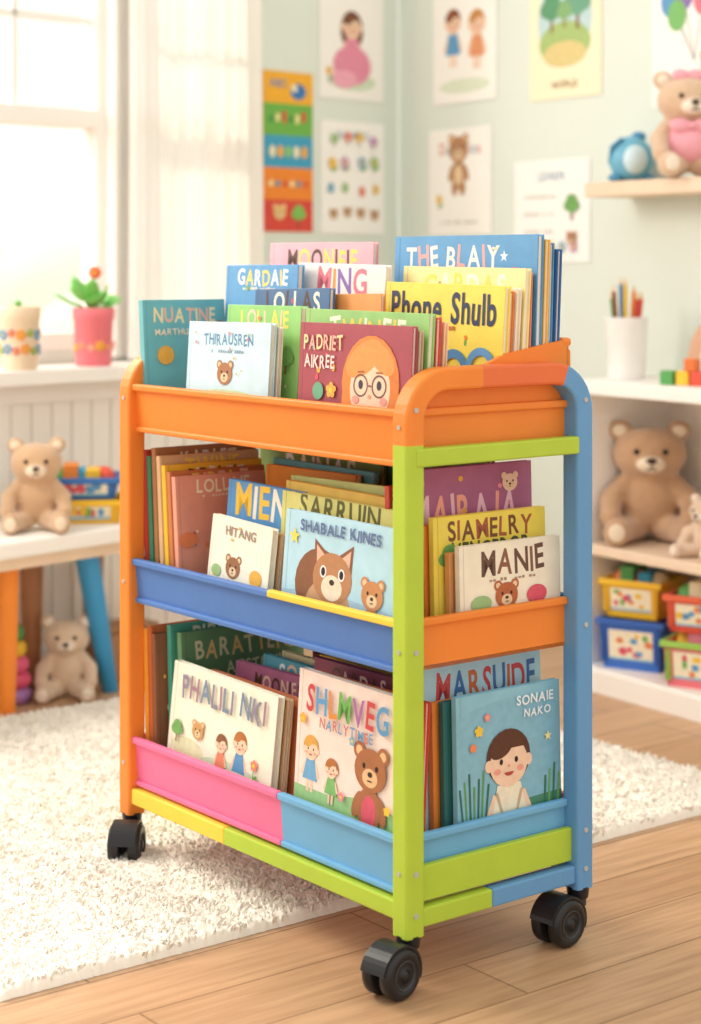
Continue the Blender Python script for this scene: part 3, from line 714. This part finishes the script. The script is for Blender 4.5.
def a_girl(a):
    a.speck(['#E8B04A','#6FAE8A','#D9576A'],14,.022)
    a.el(.66,.38,.25,.27,'#E0883E'); a.poly([(.40,.1),(.50,.1),(.51,.5),(.43,.48)],'#E0883E'); a.poly([(.82,.1),(.92,.1),(.9,.46),(.82,.5)],'#D87E34')
    a.el(.66,.35,.175,.19,'#F6D0B2'); a.el(.60,.52,.17,.085,'#E89A50',.5); a.el(.76,.52,.12,.07,'#E89A50',-.6)
    for sx in(-1,1):
        a.ring(.66+sx*.08,.37,.064,.010,'#6A4A4A'); a.el(.66+sx*.08,.375,.020,.026,'#3A3A4A'); a.line(.66+sx*.08-.03,.445,.66+sx*.08+.03,.447,.01,'#A8643A')
    a.line(.65,.37,.67,.37,.01,'#6A4A4A'); a.el(.66,.31,.014,.012,'#E0A080')
    a.el(.66,.26,.04,.022,'#C8484A',0,180,360); a.el(.54,.29,.03,.022,'#F0A090'); a.el(.78,.29,.03,.022,'#F0A090')
    a.text('PADRIET',.23,a.A-.11,.36,['#F2D8A0','#E8B0A0'],1.4); a.text('AIKREE',.2,a.A-.22,.28,'#F2D8D0',1.3); a.el(.2,.32,.05,.05,'#6FAE8A'); a.flower(.32,.33,.045,'#E8B04A')
def a_lb(a):
    a.text('THIRAUSREN',.5,a.A-.12,.6,'#5E8AB0',1.2); a.scrib(.5,a.A-.21,.4,'#8AA6B8'); a.bear(.48,.42,.09,'#A8714A',body=False); a.el(.5,.25,.4,.06,'#C8D8B0'); a.speck(['#E8B04A','#E58A9A','#9CBF82'],14,.014)
def a_teal(a):
    a.text('NUATINE',.5,a.A-.16,.75,['#F2E0B0','#F0B8A0'],1.3); a.bear(.78,.86,.2,'#A8643C'); a.el(.25,.72,.1,.1,'#E8B04A'); a.text('MARTHU',.33,a.A-.34,.4,'#F2E8D0')
def a_phone(a):
    a.speck(['#E8862C','#5E9AC8','#6FAE55'],10,.018)
    a.text('Phone Shulb',.5,a.A-.13,.88,['#2F3A5A'],1.5,.05); a.scrib(.45,a.A-.25,.4,'#C8683A')
    a.bear(.36,.38,.12,'#B5733A',body=False); a.ring(.62,.41,.12,.05,'#4E8AC0'); a.ring(.84,.43,.12,.045,'#5E9AD0'); a.el(.12,.36,.1,.1,'#E88A9A')
def a_blue(a):
    a.star(.78,a.A-.10,.03,'#D8E6F4'); a.text('THE BLAIY',.42,a.A-.10,.66,['#F2E8E0','#F0A8A0'],1.2); a.text('CHARM',.4,a.A-.26,.4,'#F6E7A0'); a.el(.85,a.A-.2,.05,.05,'#E0607A'); a.speck(['#A8C8E8','#F6E7C0'],16,.012)
def a_green(a):
    a.text('BARATTENE',.52,a.A-.13,.82,['#E8E0B0','#F0C880'],1.3); a.text('AGSTUNK',.6,a.A-.28,.5,'#DCE8B8',1.2); a.bear(.72,.5,.14,'#B5835A'); a.tree(.25,.5,.16,'#3E7A4A')
def a_msd(a): a.text('MARSUIDE',.55,a.A-.20,.8,['#C8484A','#3E6EA8','#C8683A'],1.6)
def a_man(a):
    a.text('MANIE',.52,a.A-.14,.62,['#6A4A3A','#8A5A42'],1.3); a.scrib(.5,a.A-.28,.5,'#A88A78'); a.bear(.45,.4,.11,'#B5633A',body=False); a.el(.75,.38,.1,.07,'#D9576A'); a.el(.2,.36,.1,.06,'#9CBF82')
def a_pur(a): a.text('MAIRAJA',.48,a.A-.26,.8,['#E8C0D0','#F0A890'],1.6); a.speck(['#E8B04A','#E58A9A'],12,.02); a.bear(.82,a.A-.12,.06,'#E8C8B0',body=False)
def a_yel(a): a.text('SIAMELRY',.5,a.A-.10,.75,['#7A4A2A','#A85A3A'],1.2); a.text('VENGEROR',.5,a.A-.24,.7,'#4A5A3A',1.3); a.tree(.14,.62,.09); a.bear(.7,.3,.1,body=False)
def a_gen(seed):
    def f_(a):
        r=random.Random(seed); cs=['#E8B04A','#D9576A','#5E9AC8','#6FAE55','#F4E8CC','#E88A5A']
        a.text(r.choice(['BAINA','MOONIE','KARLET','LOLLA','TWINE','SORAY','PIBBLE','GARDA'])+r.choice(['','S','IE']),.52,a.A-.10,r.uniform(.55,.72),[r.choice(['#FFF4D8','#5A3A2A','#F6D860','#FFFFFF']),r.choice(['#FFF4D8','#F6D860','#F0C8B0'])],1.2)
        a.scrib(.5,a.A-.20,.5,'#F0E4D0'); a.speck(cs,9,.024); a.bear(r.uniform(.35,.65),a.A*.55,.13,r.choice(['#B5835A','#8A5A3E','#D9A87A'])); a.el(r.uniform(.1,.25),a.A*.5,.1,.07,r.choice(cs)); a.tree(.85,a.A*.6,.09)
    return f_
z=.767 # --- top tier
S(0,.030,.012,.182,.988,z,.014,'#6FB8C0',art=a_teal)
F(0,.140,.378,.006,.953,z,.012,'#C8E4EC',4,art=a_lb)
F(0,.146,.380,.022,.945,z,.009,'#E8E0D0',4)
F(0,.186,.395,.052,.982,z,.014,'#93CA74',4,art=a_gen(3)); F(0,.19,.40,.074,.975,z,.010,'#5E9A58',4)
F(0,.458,.730,.006,.960,z,.010,'#A84C58',3,0,art=a_girl); F(0,.460,.731,.019,.953,z,.008,'#C8B090',3,0)
F(0,.430,.730,.036,.978,z,.012,'#9ACA78',3,.5,art=a_gen(5)); F(0,.43,.728,.054,.972,z,.010,'#D8574A',3,0); F(0,.435,.728,.070,.965,z,.008,'#F0C8A0',3,0)
F(0,.182,.392,.115,1.008,z,.012,'#4A6E98',4,art=a_gen(8)); 
F(0,.024,.240,.165,1.050,z,.014,'#5E9CCC',3,art=a_gen(11))
F(0,.195,.435,.195,1.050,z,.013,'#F3EAE4',3,title='MING',tc=['#E07A8A','#E8963A','#8A6AB0'],tw=.8,ty=.9)
F(0,.450,.732,.185,1.018,z,.012,'#F7DF5E',3,1.0,art=a_phone); F(0,.453,.730,.199,1.01,z,.010,'#E88A3A',3,.5); F(0,.46,.732,.211,1.015,z,.010,'#F2E6CE',3)
F(0,.444,.733,.226,1.045,z,.012,'#F2E2A0',3,art=a_gen(12)); F(0,.45,.73,.240,1.035,z,.010,'#EE9A7A',3)
F(0,.390,.732,.258,1.098,z,.013,'#5E9CCC',2,0,art=a_blue); F(0,.395,.732,.273,1.09,z,.010,'#F0C060',2,.3); F(0,.40,.73,.285,1.085,z,.010,'#5E9AC8',2,0); F(0,.39,.732,.297,1.075,z,.010,'#3A6EA8',2,.6)
F(0,.03,.330,.260,1.090,z,.012,'#F2AEB8',2,art=a_gen(14)); F(0,.04,.26,.280,1.075,z,.012,'#E88A9A',2)
F(0,.024,.20,.296,1.06,z,.010,'#F4C0B8',1)
F(0,.28,.50,.14,1.0,z,.010,'#E8A05A',3); F(0,.36,.44,.10,.97,z,.010,'#D8574A',3)
z=.463 # --- middle tier
for i,(x,zt,c_,y1) in enumerate(((.034,.722,'#B8403A',.20),(.050,.712,'#3E8A6A',.19),(.068,.728,'#A8764E',.225),(.084,.715,'#D9B48A',.22),(.101,.700,'#F0BE3A',.215),(.117,.69,'#C87A4A',.21),(.134,.683,'#E8A088',.20))):
    S(1,x,.014,y1,zt,z,.012,c_,3+.3*i,art=a_gen(20+i))
F(1,.204,.376,.004,.622,z,.012,'#F6EEDC',5,2.5,art=a_mlk); F(1,.210,.380,.021,.612,z,.010,'#C8A078',5,2)
F(1,.190,.395,.048,.680,z,.013,'#5A9AD4',4,title='MIENI',tc=['#F2C844','#F2F0E0'],tw=.8,ty=.87); F(1,.19,.392,.066,.672,z,.010,'#E88A3A',4)
F(1,.416,.700,.004,.656,z,.013,'#B4DCEC',4,.8,art=a_cat); F(1,.42,.702,.020,.65,z,.010,'#E8C0A0',4,.5)
F(1,.350,.640,.048,.676,z,.012,'#DCDC86',3,title='SARRUIN',tc='#6A6A3A',tw=.7,ty=.92); F(1,.335,.62,.066,.690,z,.012,'#E8C860',3); F(1,.33,.61,.084,.700,z,.010,'#C8D88A',3)
F(1,.17,.42,.150,.700,z,.012,'#E8963A',3); F(1,.16,.44,.170,.708,z,.010,'#5EA0A8',3)
F(1,.02,.37,.245,.722,z,.012,'#7F9A4E',2,art=a_gen(31)); F(1,.28,.60,.262,.715,z,.012,'#5E8A6A',2); F(1,.03,.6,.285,.735,z,.012,'#8AA262',1,0)
for i,(x,y0,zt,c_,a_) in enumerate(((.728,.118,.626,'#F4E8D2',a_man),(.712,.112,.615,'#D99A62',None),(.697,.095,.668,'#F2DA58',a_yel),(.682,.09,.655,'#E8863A',None),(.668,.06,.738,'#A8628A',a_pur),(.652,.07,.70,'#E8D0A0',None),(.638,.075,.69,'#4E8A5A',None),(.62,.075,.71,'#D8574A',None))):
    S(1,x,y0,.322,zt,z,.011,c_,1.5,art=a_)
z=.140 # --- bottom tier
for i,(x,zt,c_) in enumerate(((.034,.405,'#F0A83A'),(.048,.412,'#C8683A'),(.060,.40,'#8A5A3E'))): S(2,x,.014,.22,zt,z,.011,c_,2,art=a_gen(40+i))
S(2,.076,.036,.26,.415,z,.012,'#4EA28A',2,art=a_gen(44)); S(2,.108,.042,.300,.405,z,.013,'#6A9468',4,art=a_green)
F(2,.084,.388,.002,.352,z,.014,'#F6F0DA',5,1.5,art=a_cream); F(2,.13,.392,.022,.345,z,.011,'#D9B48A',5,1); F(2,.135,.395,.045,.342,z,.010,'#E88A5A',5)
F(2,.16,.40,.090,.360,z,.012,'#B86A8A',4,art=a_gen(46)); F(2,.2,.43,.115,.375,z,.012,'#5EA8B8',4,art=a_gen(47)); F(2,.22,.43,.14,.38,z,.012,'#E8D0A0',4)
F(2,.452,.700,.002,.408,z,.013,'#F8DED2',3,.8,art=a_kids2); F(2,.45,.703,.018,.400,z,.010,'#8FC26A',3,.4); F(2,.452,.706,.032,.402,z,.010,'#E88A5A',3,.2); F(2,.455,.71,.045,.398,z,.009,'#D9473B',3,0)
F(2,.40,.62,.075,.41,z,.012,'#8A3E56',3,art=a_gen(50)); F(2,.36,.6,.12,.40,z,.012,'#E8B04A',3); F(2,.3,.58,.2,.42,z,.014,'#6A9AC0',2); F(2,.14,.56,.28,.43,z,.014,'#A85A4A',2)
for i,(x,y0,zt,c_,a_) in enumerate(((.730,.112,.400,'#8ABFD2',a_boy),(.715,.10,.392,'#2F6A6A',None),(.702,.09,.39,'#E88A3A',None),(.689,.072,.455,'#B0D6E4',a_msd),(.674,.08,.41,'#F2E6CE',None),(.661,.085,.42,'#C8484A',None),(.648,.085,.41,'#5E9A58',None),(.634,.09,.43,'#E8C060',None))):
    S(2,x,y0,.322,zt,z,.011,c_,1.5,art=a_)

# ---------------------------------------------------------------- light
wd=bpy.data.worlds.new('World'); scene.world=wd; wd.use_nodes=True; bg=wd.node_tree.nodes['Background']
bg.inputs[0].default_value=(1,.96,.895,1); bg.inputs[1].default_value=1.23
def area(name,loc,tgt,size,e,col=(1,1,1)):
    l=bpy.data.lights.new(name,'AREA'); l.shape='RECTANGLE'; l.size=size[0]; l.size_y=size[1]; l.energy=e; l.color=col
    o=bpy.data.objects.new(name,l); scene.collection.objects.link(o); o.location=loc
    o.rotation_euler=(Vector(tgt)-Vector(loc)).to_track_quat('-Z','Y').to_euler(); return o
area('window_daylight',(-2.0,3.9,2.0),(0.1,3.0,.4),(1.2,1.2),76,(1,.93,.83))  # added soft lamp beyond the frame, imitating daylight from another window
sl=bpy.data.lights.new('sun','SUN'); sl.energy=2.4; sl.angle=math.radians(7); sl.color=(1,.90,.75)
so=bpy.data.objects.new('sun',sl); scene.collection.objects.link(so); so.location=(-4,7,5)
so.rotation_euler=Vector((1,-1.0,-.95)).to_track_quat('-Z','Y').to_euler()
cam=bpy.data.cameras.new('camera'); co=bpy.data.objects.new('camera',cam); scene.collection.objects.link(co)
co.location=(0,0,1.05); co.rotation_euler=(math.pi/2,0,0)
cam.sensor_fit='AUTO'; cam.sensor_width=36; cam.lens=1850*36/1024; cam.shift_y=-(512-265)/1024
cam.dof.use_dof=True; cam.dof.focus_distance=2.92; cam.dof.aperture_fstop=2.8
scene.camera=co
